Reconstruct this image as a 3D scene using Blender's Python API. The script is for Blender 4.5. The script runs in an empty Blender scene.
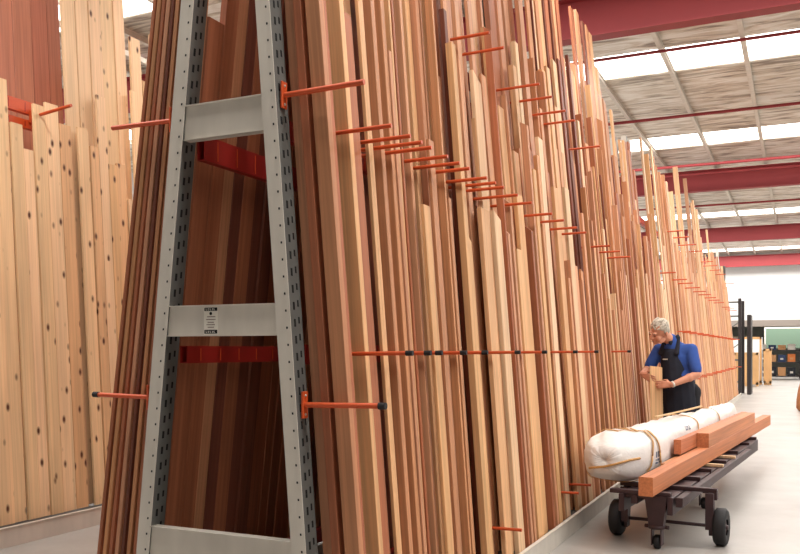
import bpy, bmesh, math, random
from mathutils import Vector, Matrix, noise
R = random.Random(7)
C = bpy.context.scene.collection
PI = math.pi
CH = 1.45                      # camera height
TH = math.atan2(400, 850)      # camera yaw away from the aisle
cs, sn = math.cos(TH), math.sin(TH)

def W(Xc, Yc, z=0.0):
    """ground plan coordinates measured from the camera (right, ahead) -> world (aisle runs along +Y)"""
    return Vector((Xc*cs - Yc*sn, Xc*sn + Yc*cs, z))
def y_on(px, X):
    u = (px-400)/850.0
    return -X*(cs+u*sn)/(sn-u*cs)
def proj(p):
    Xc = p[0]*cs + p[1]*sn; Yc = -p[0]*sn + p[1]*cs
    return 400+850*Xc/Yc, 350-850*(p[2]-CH)/Yc

# ------------------------------------------------------------------ materials
def srgb(r, g, b):
    f = lambda c: (c/255/12.92) if c/255 <= .04045 else ((c/255+.055)/1.055)**2.4
    return (f(r), f(g), f(b), 1)
def mat(name, col, rough=.6, metal=0, noise_amt=0, nscale=(6, 6, 6), bump=0, emit=0, coat=0, spec=.5):
    m = bpy.data.materials.new(name); m.use_nodes = True
    nt = m.node_tree; b = nt.nodes['Principled BSDF']
    b.inputs['Base Color'].default_value = col
    b.inputs['Roughness'].default_value = rough
    b.inputs['Metallic'].default_value = metal
    b.inputs['Specular IOR Level'].default_value = spec
    if coat: b.inputs['Coat Weight'].default_value = coat
    if emit:
        b.inputs['Emission Color'].default_value = col; b.inputs['Emission Strength'].default_value = emit
    if noise_amt or bump:
        tc = nt.nodes.new('ShaderNodeTexCoord'); mp = nt.nodes.new('ShaderNodeMapping')
        mp.inputs['Scale'].default_value = nscale
        nz = nt.nodes.new('ShaderNodeTexNoise'); nz.inputs['Scale'].default_value = 1; nz.inputs['Detail'].default_value = 5
        nt.links.new(tc.outputs['Object'], mp.inputs[0]); nt.links.new(mp.outputs[0], nz.inputs['Vector'])
        if noise_amt:
            mr = nt.nodes.new('ShaderNodeMapRange')
            mr.inputs['From Min'].default_value = .3; mr.inputs['From Max'].default_value = .7
            mr.inputs['To Min'].default_value = 1-noise_amt; mr.inputs['To Max'].default_value = 1+noise_amt*.5
            mx = nt.nodes.new('ShaderNodeVectorMath'); mx.operation = 'SCALE'
            mx.inputs[0].default_value = col[:3]
            nt.links.new(nz.outputs['Fac'], mr.inputs['Value']); nt.links.new(mr.outputs[0], mx.inputs['Scale'])
            nt.links.new(mx.outputs[0], b.inputs['Base Color'])
        if bump:
            bp = nt.nodes.new('ShaderNodeBump'); bp.inputs['Strength'].default_value = bump; bp.inputs['Distance'].default_value = .02
            nt.links.new(nz.outputs['Fac'], bp.inputs['Height']); nt.links.new(bp.outputs[0], b.inputs['Normal'])
    return m

def wood(name, knots=False, streak=.28, rough=.55):
    """board wood: colour comes from the object, grain runs along local Z"""
    m = bpy.data.materials.new(name); m.use_nodes = True
    nt = m.node_tree; b = nt.nodes['Principled BSDF']; N = nt.nodes.new; L = nt.links.new
    oi = N('ShaderNodeObjectInfo'); tc = N('ShaderNodeTexCoord')
    off = N('ShaderNodeVectorMath'); off.operation = 'SCALE'; off.inputs[0].default_value = (37, 53, 91)
    L(oi.outputs['Random'], off.inputs['Scale'])
    ad = N('ShaderNodeVectorMath'); L(tc.outputs['Object'], ad.inputs[0]); L(off.outputs[0], ad.inputs[1])
    mp = N('ShaderNodeMapping'); mp.inputs['Scale'].default_value = (55, 55, .9); L(ad.outputs[0], mp.inputs[0])
    n1 = N('ShaderNodeTexNoise'); n1.inputs['Scale'].default_value = 1; n1.inputs['Detail'].default_value = 4; n1.inputs['Distortion'].default_value = .6
    L(mp.outputs[0], n1.inputs['Vector'])
    mr = N('ShaderNodeMapRange'); mr.inputs['From Min'].default_value = .32; mr.inputs['From Max'].default_value = .68
    mr.inputs['To Min'].default_value = 1-streak; mr.inputs['To Max'].default_value = 1+streak*.45
    L(n1.outputs['Fac'], mr.inputs['Value'])
    mp2 = N('ShaderNodeMapping'); mp2.inputs['Scale'].default_value = (5, 5, .7); L(ad.outputs[0], mp2.inputs[0])
    n2 = N('ShaderNodeTexNoise'); n2.inputs['Scale'].default_value = 1; n2.inputs['Detail'].default_value = 2
    L(mp2.outputs[0], n2.inputs['Vector'])
    mr2 = N('ShaderNodeMapRange'); mr2.inputs['From Min'].default_value = .3; mr2.inputs['From Max'].default_value = .7
    mr2.inputs['To Min'].default_value = .85; mr2.inputs['To Max'].default_value = 1.1
    L(n2.outputs['Fac'], mr2.inputs['Value'])
    mu = N('ShaderNodeMath'); mu.operation = 'MULTIPLY'; L(mr.outputs[0], mu.inputs[0]); L(mr2.outputs[0], mu.inputs[1])
    sc = N('ShaderNodeVectorMath'); sc.operation = 'SCALE'; L(oi.outputs['Color'], sc.inputs[0]); L(mu.outputs[0], sc.inputs['Scale'])
    out = sc.outputs[0]
    if knots:
        mp3 = N('ShaderNodeMapping'); mp3.inputs['Scale'].default_value = (13, 13, 6.5); L(ad.outputs[0], mp3.inputs[0])
        v = N('ShaderNodeTexVoronoi'); v.inputs['Scale'].default_value = 1; L(mp3.outputs[0], v.inputs['Vector'])
        wn = N('ShaderNodeMath'); wn.operation = 'GREATER_THAN'; wn.inputs[1].default_value = .48
        sx = N('ShaderNodeSeparateColor'); L(v.outputs['Color'], sx.inputs[0]); L(sx.outputs[0], wn.inputs[0])
        rr = N('ShaderNodeMapRange'); rr.inputs['From Min'].default_value = .10; rr.inputs['From Max'].default_value = .27
        rr.inputs['To Min'].default_value = 1; rr.inputs['To Max'].default_value = 0
        L(v.outputs['Distance'], rr.inputs['Value'])
        mk = N('ShaderNodeMath'); mk.operation = 'MULTIPLY'; L(wn.outputs[0], mk.inputs[0]); L(rr.outputs[0], mk.inputs[1])
        mx = N('ShaderNodeMix'); mx.data_type = 'RGBA'; L(mk.outputs[0], mx.inputs['Factor'])
        L(out, mx.inputs['A']); mx.inputs['B'].default_value = srgb(84, 40, 18)
        out = mx.outputs['Result']
    L(out, b.inputs['Base Color']); b.inputs['Roughness'].default_value = rough
    b.inputs['Specular IOR Level'].default_value = .3
    return m

M = {}
M['cedar'] = wood('cedar_grain', streak=.20)
M['pine'] = wood('knotty_pine_grain', knots=True, streak=.14)
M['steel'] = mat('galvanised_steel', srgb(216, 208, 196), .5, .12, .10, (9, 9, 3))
M['steel_dark'] = mat('grey_and_shaded_steel', srgb(112, 112, 108), .5, .3, .12, (9, 9, 9))  # upright flanges take this darker copy as painted shade; other parts plain grey
M['hole'] = mat('punched_slot', srgb(16, 15, 15), .9)
M['orange'] = mat('orange_enamel', srgb(208, 84, 38), .42, 0, .08, (12, 12, 12))
M['redbeam'] = mat('red_enamel', srgb(158, 34, 26), .45, 0, .1, (6, 6, 6))
M['roofred'] = mat('roof_beam_red', srgb(150, 50, 54), .6, 0, .06, (1, 1, 1))
M['black'] = mat('black_rubber', srgb(22, 20, 22), .7)
M['white'] = mat('white_paint', srgb(236, 238, 238), .7, 0, .03, (1, 1, 1))
M['ivory'] = mat('label_paper', srgb(232, 226, 214), .7)
M['cartmetal'] = mat('dark_maroon_metal', srgb(62, 40, 42), .5, .2, .25, (10, 10, 10))
M['skin'] = mat('skin', srgb(206, 142, 112), .55, 0, .06, (20, 20, 20))
M['hair'] = mat('grey_hair', srgb(202, 192, 176), .8, 0, .3, (60, 60, 20), .5)
M['shirt'] = mat('blue_cotton', srgb(48, 82, 158), .85, 0, .16, (9, 9, 9), .4)
M['apron'] = mat('navy_apron_cloth', srgb(24, 28, 42), .85, 0, .2, (9, 9, 9), .4)
M['trousers'] = mat('black_trouser_cloth', srgb(22, 22, 28), .9)
M['feature'] = mat('face_dark', srgb(92, 54, 44), .7)
M['lip'] = mat('lips', srgb(168, 96, 84), .6)
M['wrap'] = mat('white_wrapping', srgb(240, 236, 232), .42, 0, .08, (6, 3.5, 6), .8)
M['strap'] = mat('tan_strap', srgb(196, 148, 88), .5)
M['print'] = mat('grey_print', srgb(104, 110, 132), .7)
M['ply'] = mat('plywood', srgb(214, 168, 116), .7, 0, .1, (2, 20, 2))
M['darkmetal'] = mat('dark_metal', srgb(58, 52, 52), .5, .4)
M['cap'] = M['black']

# foil insulation: crinkled across the bays
def foil():
    m = bpy.data.materials.new('foil_insulation'); m.use_nodes = True
    nt = m.node_tree; b = nt.nodes['Principled BSDF']; N = nt.nodes.new; L = nt.links.new
    tc = N('ShaderNodeTexCoord'); mp = N('ShaderNodeMapping'); mp.inputs['Scale'].default_value = (1.1, 5.5, 1); L(tc.outputs['Object'], mp.inputs[0])
    n = N('ShaderNodeTexNoise'); n.inputs['Scale'].default_value = 1; n.inputs['Detail'].default_value = 6; n.inputs['Distortion'].default_value = 1.2; L(mp.outputs[0], n.inputs['Vector'])
    r = N('ShaderNodeValToRGB'); L(n.outputs['Fac'], r.inputs[0])
    r.color_ramp.elements[0].position = .34; r.color_ramp.elements[0].color = srgb(142, 128, 114)
    r.color_ramp.elements[1].position = .60; r.color_ramp.elements[1].color = srgb(234, 229, 220)
    e = r.color_ramp.elements.new(.46); e.color = srgb(206, 194, 176)  # reflection streaks of the crinkled foil are put into the base colour
    L(r.outputs[0], b.inputs['Base Color']); b.inputs['Roughness'].default_value = .42; b.inputs['Metallic'].default_value = .35
    bp = N('ShaderNodeBump'); bp.inputs['Strength'].default_value = .9; bp.inputs['Distance'].default_value = .08
    L(n.outputs['Fac'], bp.inputs['Height']); L(bp.outputs[0], b.inputs['Normal'])
    return m
M['foil'] = foil()
def floor_mat():
    m = bpy.data.materials.new('polished_concrete'); m.use_nodes = True
    nt = m.node_tree; b = nt.nodes['Principled BSDF']; N = nt.nodes.new; L = nt.links.new
    tc = N('ShaderNodeTexCoord'); n = N('ShaderNodeTexNoise'); n.inputs['Scale'].default_value = .9; n.inputs['Detail'].default_value = 8; n.inputs['Roughness'].default_value = .65
    L(tc.outputs['Object'], n.inputs['Vector'])
    r = N('ShaderNodeValToRGB'); L(n.outputs['Fac'], r.inputs[0])
    r.color_ramp.elements[0].position = .3; r.color_ramp.elements[0].color = srgb(148, 142, 136)
    r.color_ramp.elements[1].position = .7; r.color_ramp.elements[1].color = srgb(176, 172, 167)
    L(r.outputs[0], b.inputs['Base Color']); b.inputs['Roughness'].default_value = .38
    return m
M['floor'] = floor_mat()
M['sky'] = mat('skylight_panel', (1, .985, .95, 1), .6, emit=3.2)

# ------------------------------------------------------------------ mesh helpers
class MB:
    def __init__(s): s.v = []; s.f = []; s.mi = []; s.sm = []
    def add(s, vs, fs, mi=0, smooth=False):
        o = len(s.v); s.v += [tuple(v) for v in vs]
        for f in fs: s.f.append(tuple(o+i for i in f)); s.mi.append(mi); s.sm.append(smooth)
    def box(s, x0, x1, y0, y1, z0, z1, mi=0, T=None):
        vs = [Vector(p) for p in ((x0,y0,z0),(x1,y0,z0),(x1,y1,z0),(x0,y1,z0),(x0,y0,z1),(x1,y0,z1),(x1,y1,z1),(x0,y1,z1))]
        if T: vs = [T @ v for v in vs]
        s.add(vs, [(3,2,1,0),(4,5,6,7),(0,1,5,4),(1,2,6,5),(2,3,7,6),(3,0,4,7)], mi)
    def bbox(s, x0, x1, y0, y1, z0, z1, b=.004, mi=0, T=None):
        """chamfered box"""
        bm = bmesh.new(); bmesh.ops.create_cube(bm, size=1)
        for v in bm.verts:
            v.co = Vector((x0 if v.co.x < 0 else x1, y0 if v.co.y < 0 else y1, z0 if v.co.z < 0 else z1))
        bmesh.ops.bevel(bm, geom=list(bm.edges), offset=b, segments=1, affect='EDGES')
        bm.verts.ensure_lookup_table()
        vs = [T @ v.co if T else v.co.copy() for v in bm.verts]
        s.add(vs, [[v.index for v in f.verts] for f in bm.faces], mi); bm.free()
    def tube(s, pts, r, n=10, mi=0, cap=True):
        pts = [Vector(p) for p in pts]; rs = r if isinstance(r, (list, tuple)) else [r]*len(pts)
        vs = []; ref = None
        for i, p in enumerate(pts):
            d = (pts[min(i+1, len(pts)-1)] - pts[max(i-1, 0)]).normalized()
            if ref is None: ref = Vector((0,0,1)) if abs(d.z) < .9 else Vector((1,0,0))
            a = d.cross(ref).normalized(); ref = a.cross(d).normalized() ; b_ = ref
            for k in range(n):
                t = 2*PI*k/n; vs.append(p + (a*math.cos(t) + b_*math.sin(t))*rs[i])
        fs = []
        for i in range(len(pts)-1):
            for k in range(n):
                fs.append((i*n+k, i*n+(k+1) % n, (i+1)*n+(k+1) % n, (i+1)*n+k))
        s.add(vs, fs, mi, True)
        if cap:
            s.add(vs[:n], [tuple(range(n))[::-1]], mi); s.add(vs[-n:], [tuple(range(n))], mi)
    def lathe(s, prof, c, axis, n=24, mi=0):
        """profile (along, radius) spun round an axis through c"""
        ax = Vector(axis).normalized(); r = Vector((0,0,1)) if abs(ax.z) < .9 else Vector((1,0,0))
        a = ax.cross(r).normalized(); b_ = ax.cross(a)
        vs = []
        for (h, rad) in prof:
            for k in range(n):
                t = 2*PI*k/n; vs.append(Vector(c) + ax*h + (a*math.cos(t)+b_*math.sin(t))*rad)
        fs = []
        m_ = len(prof)
        for i in range(m_-1):
            for k in range(n): fs.append((i*n+k, (i+1)*n+k, (i+1)*n+(k+1) % n, i*n+(k+1) % n))
        s.add(vs, fs, mi, True)
    def build(s, name, mats, parent=None, loc=(0,0,0), rot=None, color=None):
        me = bpy.data.meshes.new(name); me.from_pydata(s.v, [], s.f)
        for m_ in (mats if isinstance(mats, (list, tuple)) else [mats]): me.materials.append(m_)
        me.polygons.foreach_set('material_index', s.mi); me.polygons.foreach_set('use_smooth', s.sm); me.update()
        o = bpy.data.objects.new(name, me); C.objects.link(o); o.location = loc
        if rot is not None: o.rotation_euler = rot
        if color: o.color = color
        if parent: o.parent = parent
        return o
def tag(o, label=None, cat=None, group=None, kind=None):
    if label: o['label'] = label
    if cat: o['category'] = cat
    if group: o['group'] = group
    if kind: o['kind'] = kind
    return o
def empty(name, loc=(0,0,0), rz=0):
    o = bpy.data.objects.new(name, None); C.objects.link(o); o.location = loc; o.rotation_euler = (0,0,rz); o.empty_display_size = .1
    return o

# ------------------------------------------------------------------ boards
def board_mb(a, b, L, bow=0, cut=0, twist=0, seg=6, ch=.002):
    """a along local x, b along local y, standing on local z=0"""
    mb = MB(); vs = []
    prof = [(-a/2+ch,-b/2),(a/2-ch,-b/2),(a/2,-b/2+ch),(a/2,b/2-ch),(a/2-ch,b/2),(-a/2+ch,b/2),(-a/2,b/2-ch),(-a/2,-b/2+ch)]
    for i in range(seg+1):
        t = i/seg; z = L*t; dx = bow*math.sin(PI*t)
        ct, st = math.cos(twist*t), math.sin(twist*t)
        for (x, y) in prof:
            zz = z
            if i == seg and cut:
                zz = z - (cut*(x/a+.5) if a > b else cut*(y/b+.5))
            vs.append((x*ct-y*st + (dx if a < b else 0), x*st+y*ct + (dx if a >= b else 0), zz))
    fs = []
    for i in range(seg):
        for k in range(8): fs.append((i*8+k, i*8+(k+1) % 8, (i+1)*8+(k+1) % 8, (i+1)*8+k))
    fs.append(tuple(range(8))[::-1]); fs.append(tuple(seg*8+k for k in range(8)))
    mb.add(vs, fs); return mb
def vary(c, k=.07, g=R):
    f = 1+g.uniform(-k, k); return (c[0]*f, c[1]*f*(1+g.uniform(-.03,.01)), c[2]*f*(1+g.uniform(-.09,.0)), 1)
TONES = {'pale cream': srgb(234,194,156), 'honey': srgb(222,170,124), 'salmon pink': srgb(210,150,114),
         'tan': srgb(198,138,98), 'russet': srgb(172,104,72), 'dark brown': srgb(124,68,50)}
def pick_tone(g, w): # w weights
    return g.choices(list(TONES), weights=w)[0]
def ordw(n): return ['', 'first', 'second', 'third', 'fourth', 'fifth', 'sixth', 'seventh', 'eighth', 'ninth', 'tenth', 'eleventh', 'twelfth'][n] if n <= 12 else '%dth' % n
boards = []    # records for labels
def place(name, matl, x, y, z, a, b, L, lean, tilt=0, yaw=0, bow=0, cut=0, twist=0, tone='tan', rec=True, region='', parent=None):
    mb = board_mb(a, b, L, bow, cut, twist)
    Rm = Matrix.Rotation(-lean, 3, 'Y') @ Matrix.Rotation(tilt, 3, 'X') @ Matrix.Rotation(yaw, 3, 'Z')
    o = mb.build(name, matl, parent, (x, y, z), Rm.to_euler(), vary(TONES[tone]))
    if rec:
        d = Rm @ Vector((0,0,1)); t1 = (CH-z)/d.z
        e = proj((x+d.x*t1, y+d.y*t1, CH)); top = proj((x+d.x*L, y+d.y*L, z+d.z*L))
        boards.append(dict(o=o, px=e[0], top=top, w=max(a, b), tone=tone, region=region, y=y, L=L, x=x))
    return o

# arms: rows of orange support arms; positions are (Y, z)
LEANR = .078
def face_x(z): return -1.957 - LEANR*z           # centre of right-hand uprights
ROW_A = [322, 338, 356, 369, 388, 420, 434, 450, 463, 476, 494, 512, 534, 549, 562, 574, 598, 611, 622]  # tip columns worked back to Y below
arms = []  # (Y, z, length)
def tipY(px, X): return y_on(px, X)
for px in (393, 412, 423.5, 433, 449, 461, 471, 488, 497, 505, 519, 533, 553, 565, 578, 587, 611, 621, 631): arms.append((tipY(px, -1.665), 2.46, .45))
for px in (490, 505, 537, 546, 556, 567, 575, 593): arms.append((tipY(px, -1.79), 3.44, .43))
for px in (401, 412, 426, 440, 460, 487, 516, 547, 577, 607, 630): arms.append((tipY(px, -1.575), 1.43, .47))
for px in (519, 570, 586): arms.append((tipY(px, -1.60), .33, .40))
cols_ = sorted({y for y, z, l in arms if z == 2.46})
arms = sorted({(min(cols_, key=lambda c: abs(c-y)), z, l) for y, z, l in arms})
armlist = list(arms)
def blocked(y, hw, zb, L, tilt, frontx):
    """y centre nudged so the board misses arms it would cross"""
    for _ in range(6):
        hit = False
        for (ya, za, ln) in armlist:
            if zb+L > za-.03:
                yc = y - math.tan(tilt)*(za-zb)
                if abs(yc-ya) < hw+.018:
                    y = ya + hw+.020 + math.tan(tilt)*(za-zb) ; hit = True
        if not hit: return y
    return y

# ---- right-hand face of the near rack
g = random.Random(11)
Y0 = 3.30; Y1 = 12.45
frames = [3.2, 6.25, 9.3, 12.5]
def run(y, yend, xfront, depth, wflat, hts, tone_w, region, flat_p=.5, gapp=0, lean=.09, tiltk=.003, widepale=0):
    """one layer of standing boards; the gap to the last board grows with the difference in tilt so none cross"""
    zb = .115; tp = None; Lp = 0
    while y < yend:
        tone = pick_tone(g, tone_w)
        flat = g.random() < flat_p
        if flat: b = g.uniform(*wflat); a = g.choice((.019, .025, .032, .042)); yaw = g.uniform(-.03, .03)
        else:    a = g.uniform(.045, depth-.004); b = g.choice((.022, .032, .042, .045)); yaw = 0
        if widepale and g.random() < widepale and 4.6 < y < 7.5: flat = True; b = g.uniform(.12, .155); a = .03; tone = g.choice(('pale cream', 'honey', 'honey')); yaw = 0
        hw = b/2 + a*abs(math.sin(yaw))/2
        L = hts(y+hw)
        tilt = .010*math.sin(.9*y)+.006*math.sin(2.3*y+1)+g.gauss(0, tiltk)
        if tp is not None: y += max(0, (tilt-tp))*(min(L, Lp)+.1)
        a_ = min(a, depth-.004)
        xc = xfront - a_/2 - .002 - g.uniform(0, max(0, depth-.004-a_-b*abs(math.sin(yaw))))
        yc = blocked(y+hw, hw, zb, L, tilt, xfront)
        cut = g.uniform(.02, .06) if g.random() < .25 else 0
        place('timber_board', M['cedar'], xc, yc, zb, a_, b, L, lean, tilt, yaw, .002, cut, 0, tone, region=region)
        y = yc + hw + .003 + (g.uniform(.02, .10) if g.random() < gapp else g.uniform(0, .006)); tp = tilt; Lp = L
def tall(y):
    if y < 8.0: return g.uniform(4.75, 5.25)
    if y < 10.2: return g.uniform(4.85, 5.3) if g.random() < .7 else g.uniform(4.2, 4.7)
    if y < 11.3: return g.choice((g.uniform(3.4, 4.2), g.uniform(4.3, 4.8)))
    return g.uniform(3.2, 4.3)
def midh(y):
    if y < 4.2: return g.choice((g.uniform(2.9, 3.3), g.uniform(3.6, 4.6), 4.7))
    return g.choice((g.uniform(2.6, 3.4), g.uniform(3.2, 4.0), g.uniform(3.8, 4.6))) if y < 10 else g.uniform(2.0, 3.4)
def fronth(y): return g.choice((g.uniform(1.75, 2.3), g.uniform(2.0, 2.9), g.uniform(2.6, 3.6)))
wl = [.7, 5, 7, 6, 3.5, .5]
run(Y0+.035, 3.80, -1.868, .056, (.05, .08), lambda y: g.uniform(4.2, 4.7), [0, 3, 6, 6, 4, .5], 'near', flat_p=.3, lean=.0775)
run(Y0, 5.2, -1.795, .070, (.05, .09), tall, [0, 3, 5, 7, 7, 3], 'near', flat_p=.7, lean=.080)
run(5.26, Y1, -1.795, .070, (.09, .15), tall, [1, 4, 5, 6, 5, 1.5], 'near', flat_p=.85)
run(Y0, 5.2, -1.712, .078, (.045, .085), midh, [.3, 4, 6, 7, 6, 2], 'near', flat_p=.5, gapp=.12, widepale=.15, lean=.080)
run(5.26, Y1, -1.712, .078, (.07, .13), midh, wl, 'near', flat_p=.6, gapp=.06, widepale=.3)
run(4.15, 12.86, -1.642, .064, (.05, .10), fronth, [2, 6, 7, 6, 3, 0], 'near', flat_p=.4, gapp=.75, widepale=.35, lean=.080)
n_right = len(boards)

# wide boards standing inside the rack behind the rails
y = 4.0
while y < 6.0:
    b = g.uniform(.22, .28)
    if not any(abs(y+b/2-fy-.05) < b/2+.06 for fy in frames):
        place('timber_board', M['cedar'], -2.065, y+b/2, .004, .03, b, g.uniform(3.8, 4.3), .086, 0, 0, 0, 0, 0, pick_tone(g, [0, 0, 0, 3, 6, 4]), region='core')  # tones weighted dark: shade inside the rack painted into the wood colour
    y += b+.004
# ---- left-hand face of the near rack, seen edge on at the end and through the end frame
framesL = frames; yl = 3.2
yl = 3.34
while yl < 6.15:
    b = g.uniform(.07, .13); a = g.choice((.025, .03, .04)); 
    place('timber_board', M['cedar'], -3.04-g.uniform(0, .004), yl+b/2, .115, a, b, g.uniform(3.6, 4.3) if yl > 3.6 else g.uniform(3.0, 3.4), -.108, 0, 0, 0, 0, 0, pick_tone(g, [0, 0, .5, 2, 6, 5]), region='inside')  # dark woods favoured so the closed-in shade sits in the board colour
    yl += b+.006
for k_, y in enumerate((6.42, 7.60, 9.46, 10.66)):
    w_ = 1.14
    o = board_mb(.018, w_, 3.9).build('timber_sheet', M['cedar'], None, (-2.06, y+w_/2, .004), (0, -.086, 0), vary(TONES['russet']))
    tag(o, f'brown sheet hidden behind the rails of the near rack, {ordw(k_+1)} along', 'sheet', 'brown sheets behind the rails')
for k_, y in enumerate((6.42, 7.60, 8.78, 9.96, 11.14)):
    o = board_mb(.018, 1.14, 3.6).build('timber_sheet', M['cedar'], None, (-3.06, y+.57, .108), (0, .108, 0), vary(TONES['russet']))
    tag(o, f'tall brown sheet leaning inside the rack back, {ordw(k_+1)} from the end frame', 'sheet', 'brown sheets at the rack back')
# the stack standing at the very end, left of the frame: edges face the camera
xs = -3.018
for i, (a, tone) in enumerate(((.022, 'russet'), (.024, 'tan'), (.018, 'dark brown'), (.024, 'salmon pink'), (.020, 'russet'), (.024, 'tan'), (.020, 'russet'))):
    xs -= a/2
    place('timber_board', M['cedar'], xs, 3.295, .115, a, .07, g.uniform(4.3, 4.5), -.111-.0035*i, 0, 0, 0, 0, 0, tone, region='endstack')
    xs -= a/2+.0185
# ---- far rack beyond the first one
far_start = len(boards)
far_y = []; ya_ = 13.2
while ya_ < 27.4: far_y.append(ya_); ya_ += g.uniform(.7, 1.4)
def run_far():
    y = 12.90; tp = None; Lp = 0
    while y < 27.6:
        flat = g.random() < .55
        a, b = ((g.uniform(.02, .04), g.uniform(.07, .14)) if flat else (g.uniform(.06, .10), g.uniform(.03, .045)))
        lay = g.choice((0, 0, .05)); tilt = g.gauss(0, .009)
        if 12.8 < y < 13.9: L = g.choice((g.uniform(4.2, 4.55), g.uniform(2.2, 3)))
        elif y < 19: L = g.choice((g.uniform(4.1, 5.0), g.uniform(2.6, 3.6), g.uniform(3.2, 4.4)))
        elif y < 23: L = g.choice((g.uniform(3.4, 4.7), g.uniform(2.2, 3.4)))
        else: L = g.uniform(2.6, 4.1)
        if tp is not None: y += max(0, tilt-tp)*min(L, Lp)
        tp = tilt; Lp = L; yc = y+b/2
        if any(abs(yc-fy-.05) < b/2+.06 for fy in (17.5, 22.2)): y += .13; yc += .13
        for ya in far_y:
            if abs(yc-ya) < b/2+.03: y += ya+b/2+.031-yc; yc = ya+b/2+.031
        yield (-1.67-a/2-lay, yc, a, b, L, tilt, pick_tone(g, [4, 6, 6, 4, 1.5, 0]))
        y = yc + b/2 + g.uniform(.01, .05 if y < 18 else .11)
far = list(run_far())
room = 298 - len(boards)
stuffmb = MB()
for i, (x, y, a, b, L, tilt, tone) in enumerate(far):
    if i < room: place('timber_board', M['cedar'], x, y, .115, a, b, L, .095, tilt, 0, 0, 0, 0, tone, region='far')
    else:
        Tm = Matrix.Translation((x, y-20, .115)) @ (Matrix.Rotation(-.095, 4, 'Y') @ Matrix.Rotation(tilt, 4, 'X'))
        stuffmb.box(-a/2, a/2, -b/2, b/2, 0, L, 0 if tone in ('pale cream', 'honey') else 1, Tm)
M['far_a'] = mat('pale_far_wood', srgb(228, 180, 136), .6, 0, .15, (25, 25, 1)); M['far_b'] = mat('salmon_far_wood', srgb(214, 160, 124), .6, 0, .2, (25, 25, 1))
if stuffmb.v:
    tag(stuffmb.build('distant_timber_boards', [M['far_a'], M['far_b']], None, (0, 20, 0)), 'crowd of slender pale boards standing at the far end of the second rack', 'timber', kind='stuff')
print('BOARDS', n_right, far_start, len(boards), 'far', len(far))

# ---- left rack across the neighbouring aisle: knotty pine in front, dark red boards behind
def pine(y0, y1, x, hfun, w, matl, tones, region, name, lean=.06, z=.13):
    y = y0
    while y < y1:
        b = g.uniform(*w)
        if y+b > y1: break
        place(name, matl, x-g.uniform(0, .02), y+b/2, z, .024, b, hfun(y), lean, .004, 0, 0, (g.uniform(.0, .03) if g.random() < .3 else 0), 0, g.choice(tones), region=region)
        y += b+g.uniform(.004, .014)
TONES['pine cream'] = srgb(242, 206, 164); TONES['pine yellow'] = srgb(230, 186, 140)
TONES['brick red'] = srgb(206, 140, 116); TONES['maroon'] = srgb(184, 116, 96)
PT = ['pine cream', 'pine cream', 'pine yellow']
pine(4.0, 5.42, -5.42, lambda y: g.choice((g.uniform(2.55, 2.95), g.uniform(2.9, 3.4), g.uniform(3.0, 3.5))), (.08, .14), M['pine'], PT, 'pine', 'pine_board')
pine(5.44, 6.1, -5.42, lambda y: g.choice((g.uniform(2.5, 3.2), g.uniform(3.2, 3.9))), (.08, .12), M['pine'], PT, 'pine', 'pine_board')
pine(6.12, 7.5, -5.42, lambda y: g.choice((g.uniform(2.4, 3.2), g.uniform(3.2, 3.9))), (.09, .13), M['pine'], PT, 'pine', 'pine_board')
pine(5.40, 6.2, -5.50, lambda y: g.uniform(4.5, 5.0), (.10, .16), M['pine'], PT, 'pine', 'pine_board')
pine(6.22, 7.9, -5.50, lambda y: g.choice((g.uniform(3.7, 4.1), g.uniform(4.1, 4.5))), (.10, .15), M['pine'], PT, 'pine', 'pine_board')
pine(4.0, 5.75, -5.86, lambda y: g.uniform(4.9, 5.4), (.13, .2), M['cedar'], ['brick red', 'brick red', 'maroon'], 'red', 'red_board')

# ---- labels
def zone(r):
    px = r['px']
    if r['region'] == 'near':
        for lim, t in ((335, 'beside the steel end frame'), (380, 'beneath the first close cluster of arms'), (430, 'left of the staggered arms'), (480, 'mid rack below the staggered arms'),
                       (530, 'above the lowest short arm'), (575, 'left of the wrapped bundle'), (620, 'behind the wrapped bundle'), (652, 'just left of the man'), (900, 'behind the man')):
            if px < lim: return t
    return {'core': 'inside the rack behind the rails', 'inside': 'seen through the end frame', 'endstack': 'stacked left of the end frame', 'far': 'on the far rack', 'pine': 'on the left rack', 'red': 'behind the knotty pine'}[r['region']]
def reach(r):
    ty = r['top'][1]
    if ty < 0: return 'running above the picture'
    if ty < 110: return 'with high top end'
    if ty < 220: return 'topping out mid height'
    return 'cut off short'
groups = {}
for r in boards:
    wd = 'slim' if r['w'] < .075 else ('medium' if r['w'] < .11 else 'wide')
    kind = {'pine': 'knotty board', 'red': 'board'}.get(r['region'], 'board')
    tone = {'pine cream': 'cream pine', 'pine yellow': 'yellow pine', 'brick red': 'brick-red', 'maroon': 'maroon'}.get(r['tone'], r['tone'])
    key = (wd, tone, kind, reach(r), zone(r)); groups.setdefault(key, []).append(r)
for key, rs in groups.items():
    rs.sort(key=lambda r: r['px'])
    for i, r in enumerate(rs):
        wd, tone, kind, rc, zn = key
        if len(rs) == 1: lab = f'{wd} {tone} {kind} {rc}, {zn}'
        else: lab = f'{wd} {tone} {kind} {rc}, {ordw(i+1)} such {zn}'
        w_ = lab.split()
        tag(r['o'], ' '.join(w_[:16]), 'timber', {'near': 'timber boards on the near rack', 'inside': 'timber boards on the rack back side', 'core': 'wide boards inside the near rack', 'endstack': 'timber boards stacked at the rack end',
                                'far': 'timber boards on the far rack', 'pine': 'knotty pine boards', 'red': 'dark red boards'}[r['region']])

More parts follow.
